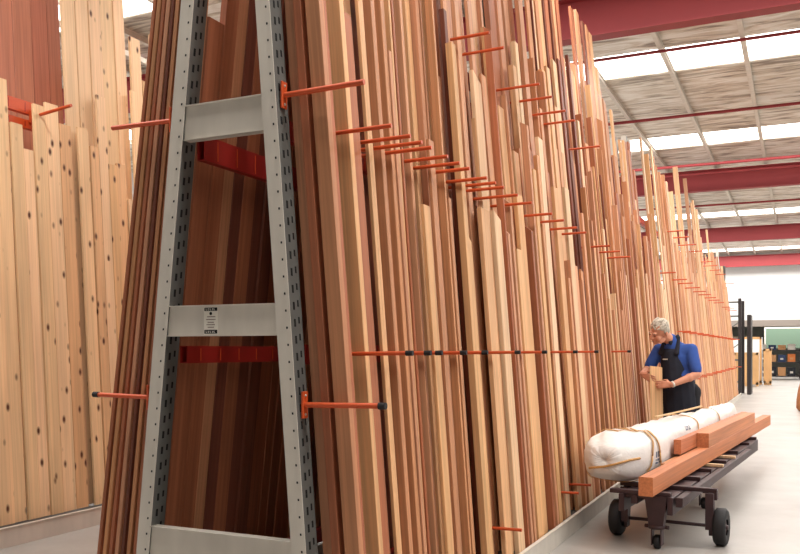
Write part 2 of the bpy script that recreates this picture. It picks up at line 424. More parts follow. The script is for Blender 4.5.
# ------------------------------------------------------------------ rack steel
def sheared(xb, lean):  # box coordinates relative to the leaning centreline
    return Matrix(((1, 0, lean, xb), (0, 1, 0, 0), (0, 0, 1, 0), (0, 0, 0, 1)))
XR, XL, LL = -1.957, -2.937, .104
def upright(parent, side, H=4.55, detail=True):
    mb = MB(); T = sheared(XR if side > 0 else XL, -LEANR if side > 0 else LL)
    w, d, t = .0375, .10, .004
    # open C section: web towards the camera, two flanges running back, lips
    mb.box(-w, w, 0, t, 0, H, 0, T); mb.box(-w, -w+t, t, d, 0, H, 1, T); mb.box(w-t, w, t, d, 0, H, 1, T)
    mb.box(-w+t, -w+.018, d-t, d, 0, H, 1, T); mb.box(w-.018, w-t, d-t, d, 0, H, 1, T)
    if detail:
        z = .1
        while z < H-.05:
            for sx in (.012,): mb.box(sx-.004+.006, sx+.004+.006, -.0012, -.0002, z, z+.010, 2, T)
            for k in (-1, 1):
                xx = w+.0002 if k > 0 else -w-.0012
                mb.box(xx, xx+.001, .030, .044, z+.01, z+.045, 2, T); mb.box(xx, xx+.001, .066, .078, z+.025, z+.055, 2, T)
            z += .076
    mb.bbox(-.07, .07, -.02, .12, 0, .008, .002, 1, Matrix.Translation((XR if side > 0 else XL, 0, 0)))
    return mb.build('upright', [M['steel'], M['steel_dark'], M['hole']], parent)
def xbar(parent, z, h, label=False):
    mb = MB(); xr = XR-LEANR*(z+h/2)-.0375; xl = XL+LL*(z+h/2)+.0375
    # channel with folded top and bottom flanges
    mb.box(xl-.004, xr+.004, .012, .016, z, z+h, 0); mb.box(xl, xr, .0, .05, z+h-.004, z+h, 0); mb.box(xl, xr, .0, .05, z, z+.004, 0)
    return mb.build('cross_brace', M['steel'], parent)
def end_frame(y, label, detail=True, zs=((.43, .17), (1.515, .145), (2.44, .165), (3.4, .15))):
    e = empty('rack_end_frame', (0, y, 0)); tag(e, label, 'rack frame', 'steel rack frames')
    upright(e, 1, detail=detail); upright(e, -1, detail=detail)
    for z, h in zs: xbar(e, z, h)
    return e
ef = end_frame(3.2, 'perforated galvanised steel A-shaped end frame at the front of the timber rack')
# load notice on the middle brace
lb = MB(); lb.box(-.04, .04, -.0012, 0, 0, .13)
plate = lb.build('load_notice', M['ivory'], ef, (-2.485, .0112, 1.522)); tag(plate, 'small white load notice with black bands')
pr = MB(); pr.box(-.037, .037, -.0022, -.0012, .110, .126, 0); pr.box(-.037, .037, -.0022, -.0012, .004, .022, 0)
pr.lathe([(0, .0001), (0, .008)], (0, -.0022, .098), (0, 1, 0), 12, 0); 
for z, w_ in ((.083, .021), (.070, .026), (.057, .018), (.046, .024), (.034, .017)):
    x = -w_
    while x < w_: pr.box(x, x+.004, -.0022, -.0012, z-.002, z+.002, 1); x += .006
for zc in (.118, .013):
    for i, x in enumerate((-.024, -.012, 0, .012, .022)):
        pr.box(x-.004, x+.003, -.0028, -.0022, zc-.005, zc-.003, 2); pr.box(x-.004, x-.002, -.0028, -.0022, zc-.005, zc+.005, 2)
        if i % 2: pr.box(x-.003, x+.004, -.0028, -.0022, zc+.001, zc+.003, 2)
pr.build('notice_print', [M['hole'], M['feature'], M['ivory']], plate)
for i, (y, lb_) in enumerate(((6.25, 'grey steel frame hidden among boards in the middle of the near rack'), (9.3, 'grey steel frame among the boards behind the wrapped bundle'), (12.5, 'grey steel frame closing the far end of the near rack'))):
    end_frame(y, lb_, False)
for y, lb_ in ((12.72, 'pale steel upright frame opening the second rack'), (17.5, 'steel frame standing midway along the second rack'), (22.2, 'steel frame near the far end of the second rack'), (27.7, 'steel frame closing the far end of the second rack')):
    end_frame(y, lb_, False)
# longitudinal beams
def lbeam(x, y0, y1, z, h, label, m='redbeam', t=.045):
    mb = MB(); L = y1-y0
    mb.box(-t/2, t/2, 0, L, 0, .004); mb.box(-t/2, t/2, 0, L, h-.004, h); mb.box(-t/2, -t/2+.004, 0, L, .004, h-.004); mb.box(t/2-.004, t/2, 0, L, .004, h-.004)
    # hook slots show as small raised lips on both sides
    y = .1
    while y < L-.1: mb.box(t/2, t/2+.002, y, y+.006, .012, h-.012, 1); y += .16
    o = mb.build('rack_rail', [M[m], M['orange'] if m == 'redbeam' else M['redbeam']], None, (x, y0, z)); return tag(o, label, 'rack beam', 'long rack beams')
lbeam(-2.735, 3.32, 6.24, 1.385, .085, 'dark red beam at mid height inside the end frame')
lbeam(-2.63, 3.32, 6.24, 2.37, .12, 'bright red upper beam inside the end frame', )
lbeam(-2.845, 3.9, 6.24, .20, .09, 'low red beam near the floor inside the end frame')
for (a_, b_) in ((13.2, 17.4),): lbeam(-2.02-.078*2.3, a_, b_, 2.28, .12, 'short red beam between boards at the start of the far rack')
for (a_, b_, where) in ((3.33, 6.24, 'first bay'), (6.38, 9.29, 'second bay'), (9.43, 12.49, 'third bay'), (12.86, 17.49, 'first far bay'), (17.64, 22.19, 'second far bay'), (22.34, 27.69, 'third far bay')):
    for z, wz in (((.33, 'lowest'), (1.43, 'eye-level'), (2.46, 'upper'), (3.44, 'topmost')) if a_ < 13 else ((.95, 'lowest'), (1.75, 'eye-level'), (2.6, 'upper'), (3.4, 'topmost'))):
        lbeam(XR-LEANR*z, a_, b_, z-.045, .09, wz+' red rail behind the boards in the '+where)
# arms
def make_arm(y, z, ln, side=1, label='', group='', r=.0105, cap=True, plate=False):
    xf = (XR-LEANR*z+(.0375+.012 if plate else .0265)) if side > 0 else (XL+LL*z-.0500)
    e = empty('support_arm', (xf, y, z)); tag(e, label, 'rack arm', group)
    t = MB(); t.tube([(0, 0, 0), (side*ln, 0, .006)], r, 10); t.build('arm_tube', M['orange'], e)
    p = MB(); w_, h_ = (.022, .06) if plate else (.014, .03)
    p.bbox(min(-.003*side, .006*side), max(-.003*side, .006*side), -w_, w_, -h_, h_, .0015, 0)
    if plate:
        for zz in (-.042, .042): p.lathe([(.006, .006), (.010, .005), (.010, .0001)], (0, 0, zz), (side, 0, 0), 8, 1)
    p.build('mounting_bracket', [M['orange'], M['steel']], e)
    if cap:
        c = MB(); c.tube([(side*(ln-.028), 0, .0055), (side*(ln+.006), 0, .0062)], r*1.25, 10); c.build('end_cap', M['black'], e)
    return e
make_arm(3.25, 1.205, .40, 1, 'lower orange arm with a black cap on the end frame right upright', 'support arms', .0125, True, True)
make_arm(3.25, 2.60, .41, 1, 'upper orange arm on the end frame right upright', 'support arms', .0125, False, True)
make_arm(3.225, 1.22, .36, -1, 'lower orange arm with a black cap on the left upright', 'support arms', .0115, True, True)
make_arm(3.225, 2.55, .38, -1, 'upper orange arm reaching left from the end frame', 'support arms', .0115, False, True)
make_arm(6.29, 2.62, .40, -1, 'short orange arm behind the upper left arm', 'support arms', .0115, False, True)
rows = {}
for a_ in arms: rows.setdefault(a_[1], []).append(a_)
rn = {2.46: 'row above head height', 3.44: 'high row', 1.43: 'eye-level row', .33: 'lowest row'}
for z, lst in rows.items():
    lst.sort()
    for i, (y, z_, ln) in enumerate(lst):
        make_arm(y, z, ln, 1, f'thin orange arm, {ordw(i+1)} from the end frame in the {rn[z]}', 'support arms', .010, z == 1.43)
rn2 = {.95: 'lowest row', 1.75: 'second row', 2.6: 'third row', 3.4: 'top row'}
for z in rn2:
    i = 0
    for y in far_y:
        if g.random() < .2 or any(abs(y-fy-.05) < .1 for fy in (17.5, 22.2)): continue
        i += 1; make_arm(y, z, .46, 1, f'small orange arm, {ordw(i)} along the {rn2[z]} of the far rack', 'far rack support arms', .011, False)
# curbs (base channels the boards stand behind)
def curb(x0, x1, y0, y1, h, label, lip=True):
    mb = MB(); L = y1-y0
    mb.box(x0, x1, 0, L, .07, h, 1)                    # timber plinth deck
    mb.box(x1, x1+.006, 0, L, 0, h+.035 if lip else h, 0)
    if lip: mb.box(x1-.012, x1+.016, 0, L, h+.030, h+.036, 0)
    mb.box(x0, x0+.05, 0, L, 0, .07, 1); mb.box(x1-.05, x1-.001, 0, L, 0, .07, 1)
    return tag(mb.build('kerb_channel', [M['steel'], M['steel_dark']], None, (0, y0, 0)), label, 'rack base', 'rack bases')
curb(-1.885, -1.625, 3.33, 12.74, .104, 'grey steel kerb along the floor under the near boards')
curb(-3.42, -3.018, 3.1, 12.4, .098, 'steel base rail under the boards left of the end frame', False)
curb(-1.885, -1.625, 12.75, 27.9, .104, 'grey steel kerb along the floor under the far rack')
curb(-6.0, -5.27, 3.4, 9.0, .112, 'pale grey kerb along the floor below the knotty pine boards')

# left rack beams and arms
o = lbeam(-5.735, 3.9, 5.28, 3.38, .10, 'upper orange beam across the dark red boards', 'orange', .05)
o = lbeam(-5.735, 3.9, 5.28, 3.26, .07, 'lower orange beam across the dark red boards', 'orange', .05)
def free_arm(p, d, ln, label):
    e = empty('support_arm', p); tag(e, label, 'rack arm', 'support arms')
    t = MB(); d = Vector(d).normalized(); t.tube([(0,0,0), d*ln], .013, 10); t.build('arm_tube', M['orange'], e)
    b = MB(); b.bbox(-.03, -.002, -.02, .02, -.05, .05, .002); b.build('mounting_bracket', M['orange'], e)
free_arm((-5.68, 5.02, 3.36), (1, 0, .10), .42, 'orange arm jutting right from the beam by the pine')
free_arm((-5.68, 6.45, 3.05), (1, 0, .02), .40, 'orange arm poking out among the tall pine boards')
free_arm((-5.68, 6.9, 3.75), (1, 0, .08), .42, 'highest orange arm right of the tall pine boards')
lfr = MB()
for y in (3.9, 7.7): lfr.box(-6.34, -6.30, y, y+.08, 0, 4.6)
for z in (.3, 1.8, 3.3, 4.5): lfr.box(-6.34, -6.30, 3.98, 7.7, z, z+.05) if z != 3.3 else None
tag(lfr.build('left_rack_frame', M['steel']), 'grey steel frame behind the knotty pine boards on the left', 'rack frame')

# ------------------------------------------------------------------ room shell
def plane(name, x0, x1, y0, y1, z, m, th=-.1):
    mb = MB(); mb.box(0, x1-x0, 0, y1-y0, min(0, th), max(0, th)); return tag(mb.build(name, m, None, (x0, y0, z)), kind='structure')
plane('floor', -16, 14, -8, 58, 0, M['floor'])
RZ = 6.1
# roof: strips of foil with skylight strips between
bands = [2.9+5.64*i for i in range(0, 8)]    # centre of skylights
roofmb = MB(); edges = [-8]
for b_ in bands: edges += [b_-.6, b_+.6]
edges.append(46)
rw = MB()
for i in range(0, len(edges), 2): rw.box(-16, 14, edges[i], edges[i+1], RZ, RZ+.06)
tag(rw.build('ceiling', M['foil']), kind='structure')
for i, b_ in enumerate(bands):
    mb = MB(); mb.box(-15, 29-14, 0, 1.2, 0, .03)
    mb2 = MB(); mb2.box(-15, 14, 0, 1.2, 0, .03)
    tag(mb2.build('window_%d' % (i+1), M['sky'], None, (0, b_-.6, RZ+.02)), kind='structure')
i = 0
for X in [-.76-1.15*k for k in range(-6, 13)]:
    i += 1; mb = MB()
    mb.box(-.035, .035, 0, 54, 0, .008); mb.box(-.004, .004, 0, 54, .008, .10); mb.box(-.03, .03, 0, 54, .092, .10)
    tag(mb.build('trim_%d' % i, M['steel'], None, (X, -8, RZ-.103)), kind='structure')
for k, Y in enumerate((10.85, 22.5, 33.3, 43.6)):
    mb = MB()
    mb.box(-15.5, 14, -.11, .11, 0, .02); mb.box(-15.5, 14, -.11, .11, .50, .52); mb.box(-15.5, 14, -.007, .007, .02, .50)
    tag(mb.build('ceiling_beam', M['roofred'], None, (0, Y, 5.42)), ['red steel roof beam nearest the camera at upper right', 'red steel roof beam second from the camera', 'red steel roof beam third from the camera', 'farthest red roof beam above the white wall'][k], 'roof beam', 'red roof beams')
for Y, z, r, lab in ((13.25, 5.93, .025, 'thin red roof tie nearest the camera below the bright skylight'), (17.1, 5.93, .03, 'dark red tie rod between the two nearest skylights'), (20.9, 5.75, .035, 'red sprinkler pipe just before the second roof beam'), (21.3, 5.62, .025, 'lower thin red pipe beside the second roof beam'), (28.0, 5.93, .03, 'red roof tie beyond the second roof beam'), (36, 5.93, .03, 'red roof tie beyond the third roof beam')):
    mb = MB(); mb.tube([(-15.5, 0, 0), (-5, 0, .02), (14, 0, 0)], r, 8)
    tag(mb.build('roof_pipe', M['roofred'], None, (0, Y, z)), lab, 'pipe', 'roof pipes')

# far wall with the opening into the shop
mb = MB(); mb.box(-16, 14, 0, .2, 2.88, 6.1); mb.box(-16, -4.6, 0, .2, 0, 2.88); mb.box(6, 14, 0, .2, 0, 2.88)
tag(mb.build('wall_back', M['white'], None, (0, 44.2, 0)), kind='structure')
mb = MB(); mb.box(-4.6, 6, -.06, .26, -.3, 0); mb.box(-4.6, 6, -.09, -.06, -.3, -.22)
tag(mb.build('trim_20', mat('lintel_grey', srgb(150, 140, 132), .6), None, (0, 44.2, 2.88)), kind='structure')
mb = MB(); mb.box(-16, -15.8, -8, 46, 0, 6.1); tag(mb.build('wall_left', M['white']), kind='structure')
mb = MB(); mb.box(-8, 8, 0, .2, 0, 3.3); tag(mb.build('wall_shop', mat('shop_wall', srgb(150, 150, 140), .7), None, (0, 57, 0)), kind='structure')
mb = MB(); mb.box(-8, 8, 44.4, 57, 3.0, 3.1); tag(mb.build('ceiling_shop', mat('shop_ceiling', srgb(120, 112, 100), .7)), kind='structure')
for i, (x, y) in enumerate(((-3.0, 46.5), (-1.9, 47.5), (-.4, 47), (-2.6, 50), (-1, 51), (-3.2, 54))):
    mb = MB(); mb.bbox(-.5, .5, -.07, .07, -.05, 0, .01, 0); mb.box(-.46, .46, -.05, .05, -.056, -.05, 1)
    o = mb.build('ceiling_light', [M['white'], mat('tube_glow%d' % i, (1, 1, .95, 1), emit=5)], None, (x, y, 3.0)); tag(o, ['leftmost near', 'second near', 'rightmost near', 'left middle', 'right middle', 'farthest'][i] + ' white tube light on the shop ceiling', 'light', 'shop tube lights')
mb = MB(); mb.box(0, 3.0, 0, .04, 1.55, 2.6, 0); mb.box(0, 3.0, -.01, .05, 2.6, 2.68, 1); mb.box(0, .08, -.01, .05, 0, 2.6, 1)
tag(mb.build('glass_screen', [mat('green_glass', srgb(112, 134, 116), .15), M['steel']], None, (-1.75, 50, 0)), 'pale green glass screen inside the shop beyond the opening', 'screen')
# stocked shelf inside the shop
sh = empty('shop_shelf', (-2.0, 46.3, 0)); tag(sh, 'dark shelf unit full of stock inside the shop opening', 'shelf')
for z in (.12, .82, 1.42):
    m_ = MB(); m_.box(-.9, 2.0, 0, .5, z, z+.04); m_.build('shelf', M['darkmetal'], sh)
for x in (-.9, .5, 1.95):
    m_ = MB(); m_.box(x, x+.05, 0, .5, 0, 1.5); m_.build('post', M['darkmetal'], sh)
cols = {'yellow': srgb(222, 186, 84), 'cardboard': srgb(206, 152, 104), 'black': srgb(34, 36, 44), 'navy': srgb(44, 62, 100), 'white': srgb(226, 220, 210), 'orange': srgb(214, 122, 62)}
cm = {k: mat('carton_'+k, v, .7) for k, v in cols.items()}
def carton(x, y, z, w, d, h, k, lab, grp):
    e = MB(); e.bbox(-w/2, w/2, -d/2, d/2, 0, h*.82, .008, 0); e.bbox(-w/2-.008, w/2+.008, -d/2-.008, d/2+.008, h*.82, h, .006, 0)
    e.box(-w*.2, w*.2, -d/2-.0095, -d/2-.008, h*.3, h*.55, 1) if k != 'white' else None
    tag(e.build('carton', [cm[k], cm['white'] if k in ('black', 'navy') else cm['cardboard']], None, (x, y, z)), lab, 'box', grp)
x = -2.72; row = 0
for z, nm, hh in ((.162, 'bottom', .5), (.862, 'middle', .45), (1.462, 'top', .3)):
    x = -2.58; i = 0
    seq = {'bottom': ('cardboard', 'cardboard', 'navy', 'black', 'cardboard', 'black'), 'middle': ('yellow', 'yellow', 'black', 'cardboard', 'navy', 'orange'), 'top': ('white', 'yellow', 'white', 'navy', 'cardboard', 'white')}[nm]
    for k in seq:
        i += 1; carton(x, 46.52, z, .35, .36, hh*g.uniform(.75, 1), k, f'{k} carton, {ordw(i)} from the left on the {nm} shop shelf', 'cartons on the shop shelf'); x += .44
# plywood crates and packs left of the opening
def crate(x, y, w, d, h, label, m='ply'):
    e = MB(); e.bbox(-w/2, w/2, -d/2, d/2, .08, h, .01, 0)
    for xx in (-w/2+.05, 0, w/2-.05): e.box(xx-.04, xx+.04, -d/2, d/2, 0, .08, 1)
    for xx in (-w/2+.04, w/2-.04): e.box(xx-.04, xx+.04, -d/2-.02, -d/2, .08, h, 1)
    e.box(-w/2, w/2, -d/2-.02, -d/2, h-.09, h, 1); e.box(-w/2, w/2, -d/2-.02, -d/2, .08, .17, 1)
    tag(e.build('crate', [M[m], M['ply']], None, (x, y, 0)), label, 'crate', 'crates by the shop opening')
crate(-1.95, 37.0, .9, .8, 1.35, 'plywood crate standing in front of the shop opening')
crate(-2.05, 39.0, 1.2, .8, 2.0, 'tall white panel-faced crate behind the plywood crate', 'white')
crate(-1.22, 38.6, .3, .5, 1.5, 'narrow plywood crate right of the taller white one')
# dark pallet rack at the end of the aisle
dr = empty('pallet_rack', (-1.70, 29.2, 0)); tag(dr, 'dark metal upright rack standing past the far end of the timber', 'rack')
for (x, y, h) in ((-.04, 0, 3.1), (-.04, 1.6, 3.1), (-.8, 0, 3.9), (-.8, 1.6, 3.9)):
    m_ = MB(); m_.box(x-.05, x+.05, y-.04, y+.04, 0, h); m_.build('post', M['darkmetal'], dr)
for z in (.4, 1.1, 1.8, 2.5, 2.95):
    m_ = MB(); m_.box(-.8, -.04, -.02, .02, z, z+.06); m_.tube([(-.78, 0, z), (-.06, 0, z+.55)], .018, 6) if z < 2.5 else None; m_.build('brace', M['steel_dark'], dr)
mb = MB()
for k in range(24): mb.box(-1.0+k*.05, -1.0+k*.05+.03, 0, .02, 0, 1.6)
mb.box(-1.0, .2, .02, .03, 0, 1.6)
# tall grey sheets standing behind the dark rack
tag(mb.build('corrugated_sheet', M['steel_dark'], None, (-2.5, 30.9, 0)), 'grey corrugated sheet behind the dark rack', 'sheet')
bpy.data.objects['corrugated_sheet'].scale = (1, 1, 2.7)
db = MB(); db.bbox(-.06, .06, -.5, .5, 0, 2.6, .01); tag(db.build('dark_door_panel', M['darkmetal'], None, (-1.5, 30.3, 0)), 'narrow dark upright panel beside the dark rack', 'panel')
# brown sack at the right edge
bg = MB(); prof = [(0, .001), (.0, .26), (.08, .32), (.3, .31), (.55, .27), (.72, .22), (.80, .12), (.84, .05), (.92, .09), (.93, .001)]
bg.lathe(prof, (0, 0, 0), (0, 0, 1), 20)
bs = bg.build('brown_sack', mat('brown_sacking', srgb(176, 118, 78), .85, 0, .2, (8, 8, 8), .6), None, (.235, 22.3, 0)); tag(bs, 'brown tied sack standing at the right edge of the aisle', 'sack')

# ------------------------------------------------------------------ trolley
ca = math.atan2(.498, .867)   # heading right of the camera axis
hd = W(.498, .867); hd = Vector((hd.x, hd.y, 0)).normalized(); rzc = math.atan2(-hd.x, hd.y)
org = W(2.05, 6.50)           # on the trolley axis between the big wheels
tr = empty('timber_trolley', (org.x, org.y, 0), rzc); tag(tr, 'dark maroon metal timber trolley with two large rubber wheels', 'trolley')
DZ = .42
mb = MB()   # frame: two side rails, tapered centre girder
for sx in (-1, 1): mb.bbox(sx*.16-.025, sx*.16+.025, -.38, 3.1, DZ-.10, DZ-.03, .004)
mb.bbox(-.06, .06, -.38, 2.3, DZ-.16, DZ-.10, .004)
mb.build('frame', M['cartmetal'], tr)
for sx, x_ in ((1, .10), (-1, -.25)):
    m_ = MB(); m_.bbox(x_-.02, x_+.02, -.40, 4.2, DZ-.16, DZ-.03, .004); m_.build('side_rail', M['cartmetal'], tr)
for y, xl_, xr_ in ((-.36, -.34, .10), (.0, -.36, .36), (.55, -.36, .14), (1.1, -.36, .13), (1.75, -.28, .15), (2.6, -.28, .13), (3.5, -.28, .12), (4.15, -.28, .11)):
    m_ = MB(); m_.bbox(xl_, xr_, y-.03, y+.03, DZ-.03, DZ, .003); m_.bbox(xr_-.05, xr_, y-.03, y+.03, DZ-.085, DZ-.03, .003); m_.build('cross_bearer', M['cartmetal'], tr)
m_ = MB(); m_.bbox(-.24, .09, -.37, 4.15, DZ-.06, DZ-.0315, .003); m_.build('deck_plate', M['cartmetal'], tr)
for y in (1.45, 2.15):
    m_ = MB(); m_.bbox(-.25, .17, y-.025, y+.025, DZ-.028, DZ-.002, .003); o = m_.build('packing_slat', M['cedar'], tr); o.color = srgb(226, 190, 150); tag(o, 'pale wooden packing slat')
# big wheels with tapered legs
for sx in (-1, 1):
    m_ = MB()
    x0 = sx*.315
    vs = [(x0-.012, -.08, DZ-.03), (x0+.012, -.08, DZ-.03), (x0+.012, .10, DZ-.03), (x0-.012, .10, DZ-.03), (x0-.012, -.035, .07), (x0+.012, -.035, .07), (x0+.012, .045, .07), (x0-.012, .045, .07)]
    m_.add(vs, [(0,1,2,3), (7,6,5,4), (0,4,5,1), (1,5,6,2), (2,6,7,3), (3,7,4,0)])
    m_.bbox(x0-.03, x0+.03, -.085, -.06, .12, DZ-.03, .003)
    m_.build('wheel_leg', M['cartmetal'], tr)
    w_ = MB(); w_.lathe([(-.04, .06), (-.045, .085), (-.045, .12), (-.030, .138), (.030, .138), (.045, .12), (.045, .085), (.04, .06)], (sx*.385, 0, .138), (1, 0, 0), 32)
    wo = w_.build('wheel', M['black'], tr)
    h_ = MB(); h_.lathe([(-.03, .0001), (-.03, .06), (-.012, .084), (.012, .084), (.03, .06), (.03, .0001)], (sx*.385, 0, .138), (1, 0, 0), 20)
    h_.lathe([(-.05, .0001), (-.05, .018), (.05, .018), (.05, .0001)], (sx*.385, 0, .138), (1, 0, 0), 12)
    h_.build('hub', M['cartmetal'], wo)
ax = MB(); ax.tube([(-.35, 0, .138), (.35, 0, .138)], .013, 10); ax.build('axle', M['cartmetal'], tr)
br = MB(); br.tube([(0, -.35, .18), (0, .55, DZ-.14)], .013, 8); br.build('brace_rod', M['cartmetal'], tr)
def caster(y, x=0):
    m_ = MB()
    vs = []
    for z, w_, d_ in ((DZ-.03, .078, .05), (.30, .068, .045), (.17, .05, .04)):
        vs += [(x-w_, y-d_, z), (x+w_, y-d_, z), (x+w_, y+d_, z), (x-w_, y+d_, z)]
    m_.add(vs, [(0,1,2,3), (11,10,9,8)] + [(i*4+k, i*4+4+k, i*4+4+(k+1) % 4, i*4+(k+1) % 4) for i in range(2) for k in range(4)])
    leg = m_.build('caster_leg', M['cartmetal'], tr)
    f = MB(); f.lathe([(-.012, .001), (-.012, .062), (.012, .062), (.012, .001)], (x, y, .165), (0, 0, 1), 18)
    for sx in (-1, 1): f.bbox(x+sx*.034-.004, x+sx*.034+.004, y-.03, y+.05, .03, .155, .002); f.lathe([(-.012, .001), (-.012, .014), (.012, .014), (.012, .001)], (x+sx*.075, y, .165), (1, 0, 0), 10)
    f.tube([(x-.075, y, .165), (x+.075, y, .165)], .010, 8)
    f.build('caster_fork', M['cartmetal'], leg)
    w_ = MB(); w_.lathe([(-.022, .001), (-.022, .045), (-.014, .052), (.014, .052), (.022, .045), (.022, .001)], (x, y+.02, .052), (1, 0, 0), 20); w_.build('caster_wheel', M['black'], leg)
caster(-.36); caster(1.45)

# timbers on the trolley (trolley-axis frame: x across, y along)
def cart_pt(Xc, Yc):
    v = W(Xc, Yc) - Vector((org.x, org.y, 0)); cz, sz = math.cos(-rzc), math.sin(-rzc)
    return v.x*cz - v.y*sz, v.x*sz + v.y*cz
def beam(Xc, Yc, w, h, L, z, tone, label, yaw=0, ang=None):
    """right front bottom corner at (Xc, Yc), running along the trolley"""
    p = W(Xc, Yc, z)
    m_ = MB(); ch = .003
    # lies along local Y; grain needs local Z, so build standing and rotate down
    b_ = board_mb(w, h, L, 0, 0, 0, 4, .003)
    Rm = Matrix.Rotation((rzc if ang is None else ang)+yaw, 3, 'Z') @ Matrix.Rotation(-PI/2, 3, 'X')
    left = (Matrix.Rotation((rzc if ang is None else ang)+yaw, 3, 'Z') @ Vector((-w/2, 0, 0)))
    o = b_.build('square_timber', M['cedar'], None, (p.x+left.x, p.y+left.y, z+h/2), Rm.to_euler(), tone)
    return tag(o, label, 'timber', 'beams on the trolley')
dx = W(5.1, 11.7)-W(1.77, 5.95); a1 = math.atan2(-dx.x, dx.y)
beam(1.77, 5.95, .10, .135, 6.65, DZ+.0005, srgb(206, 128, 84), 'longest reddish square beam along the right side of the trolley', ang=a1)
def off_line(t, s):   # t metres along the long beam, s metres left of its right edge
    d = dx.normalized(); l = Vector((-d.y, d.x, 0)); return W(1.77, 5.95) + d*t + l*s
def beam2(t, s, w, h, L, z, tone, label):
    p = off_line(t, s+w/2)
    b_ = board_mb(w, h, L, 0, 0, 0, 4, .003)
    Rm = Matrix.Rotation(a1, 3, 'Z') @ Matrix.Rotation(-PI/2, 3, 'X')
    return tag(b_.build('square_timber', M['cedar'], None, (p.x, p.y, z+h/2), Rm.to_euler(), tone), label, 'timber', 'beams on the trolley')
beam2(.95, .103, .066, .115, 5.0, DZ+.0005, srgb(200, 134, 88), 'flat beam lying between the long beam and the white bundle')
beam2(1.45, .110, .062, .125, 3.8, DZ+.137, srgb(196, 120, 82), 'short block-ended beam raised beside the top beam')
beam2(2.1, .0, .108, .13, 3.0, DZ+.137, srgb(206, 132, 90), 'thick beam stacked on top of the longest beam')

# white wrapped bundle
bd = dx.normalized(); rzb = math.atan2(-bd.x, bd.y)
p0 = off_line(.36, .445)
wb = empty('wrapped_bundle', (p0.x, p0.y, DZ), rzb); tag(wb, 'long white plastic-wrapped bundle bound with tan straps on the trolley', 'bundle')
mb = MB(); NS, NK, LB = 110, 56, 4.8; vs = []
def bsec(t):
    f = min(1, (t/.05)**.5) if t < .05 else 1
    e = min(1, ((1-t)/.05)**.5) if t > .95 else 1
    wv = .24*(1-.70*t); hv = .185*(1+.06*t)
    return wv*(.55+.45*f)*(.25+.75*e), hv*(.60+.40*f)*(.3+.7*e)
def bpt(t, k, grow=0):
    w_, h_ = bsec(t); th = 2*PI*k
    c_, s_ = math.cos(th), math.sin(th)
    e = .62
    x = w_*abs(c_)**e*(1 if c_ > 0 else -1); z = h_*abs(s_)**e*(1 if s_ > 0 else -1)
    q = Vector((x*6, t*14, z*6))
    n1 = noise.noise(q*.8)*.050 + (.5-abs(noise.noise(q*1.3+Vector((9, 3, 1)))))*.075 + (.3-abs(noise.noise(q*3.1)))*.03 - .03
    r = 1+(n1*2.2 if s_ > -.8 else n1*.5)
    if x < 0: x *= r
    else: x *= 1+(r-1)*.05
    z = z*r
    x += .19*t
    return Vector((x*(1+grow), LB*t, max(z*(1+grow)+.19, .004)))
for i in range(NS+1):
    for k in range(NK): vs.append(bpt(i/NS, k/NK))
fs = [(i*NK+k, i*NK+(k+1) % NK, (i+1)*NK+(k+1) % NK, (i+1)*NK+k) for i in range(NS) for k in range(NK)]
mb.add(vs, fs, 0, True)
# gathered ends
for end, i0 in ((0, 0), (1, NS)):
    ring = [Vector(vs[i0*NK+k]) for k in range(NK)]; c_ = sum(ring, Vector())/NK; rr = []
    for q, (sc_, dy) in enumerate(((.78, -.03), (.45, -.035), (.15, -.012))):
        for k, v in enumerate(ring):
            f = sc_*(1+.06*math.sin(k*1.1+q*2)); p = c_+(v-c_)*f; p.y += (dy+.003*math.sin(k*2.3))*(1 if end == 0 else -1); p.z = max(p.z, .004); rr.append(p)
    allv = ring+rr+[c_+Vector((0, .0*(1-2*end), 0))]
    ff = []
    for q in range(3):
        for k in range(NK): 
            a_, b_ = q*NK+k, q*NK+(k+1) % NK; f = (a_, a_+NK, b_+NK, b_); ff.append(f if end == 0 else f[::-1])
    for k in range(NK): f = (3*NK+k, 4*NK, 3*NK+(k+1) % NK); ff.append(f if end == 0 else f[::-1])
    mb.add(allv, ff, 0, True)
wr = mb.build('wrapping', M['wrap'], wb)
def strap(t0, skew, parent=wb, wd=.036):
    m_ = MB(); vs = []; n = 56
    for k in range(n+1):
        kk = k/n; tt = t0+skew*math.sin(2*PI*kk)+skew*.6*math.cos(2*PI*kk)
        p = bpt(max(tt, .001), kk, .035); q = bpt(max(tt+wd/LB, .002), kk, .035)
        p.z = max(p.z, .002); q.z = max(q.z, .002); vs += [p, q]
    m_.add(vs, [(2*k, 2*k+2, 2*k+3, 2*k+1) for k in range(n)], 0, True); o = m_.build('strap', M['strap'], parent)
    sd = o.modifiers.new('Solidify', 'SOLIDIFY'); sd.thickness = .004
for t0, sk in ((.07, .03), (.16, -.035), (.45, .02), (.72, -.02)): strap(t0, sk)
# a loose strap across the front end
m_ = MB(); pts = [(-.115, -.03, .125), (-.08, -.045, .133), (0, -.052, .145), (.09, -.046, .17), (.15, -.01, .19), (.19, .06, .20), (.222, .16, .20)]
m_.tube(pts, .010, 6); m_.build('end_strap', M['strap'], wb)
# printed marks on the wrapping
for (t0, k0, n_, m__) in ((.12, .955, 7, 3), (.36, .05, 9, 3)):
    m_ = MB()
    for i in range(n_):
        for j in range(m__):
            if (i*3+j*5) % 4 == 0 and i not in (0, n_-1): continue
            q = [bpt(t0+i*.005+a_*.005, (k0+j*.018+b_*.012) % 1, .012) for a_, b_ in ((0, 0), (1, 0), (1, 1), (0, 1))]
            m_.add(q, [(0, 1, 2, 3)])
    m_.build('printed_marks', M['print'], wb)
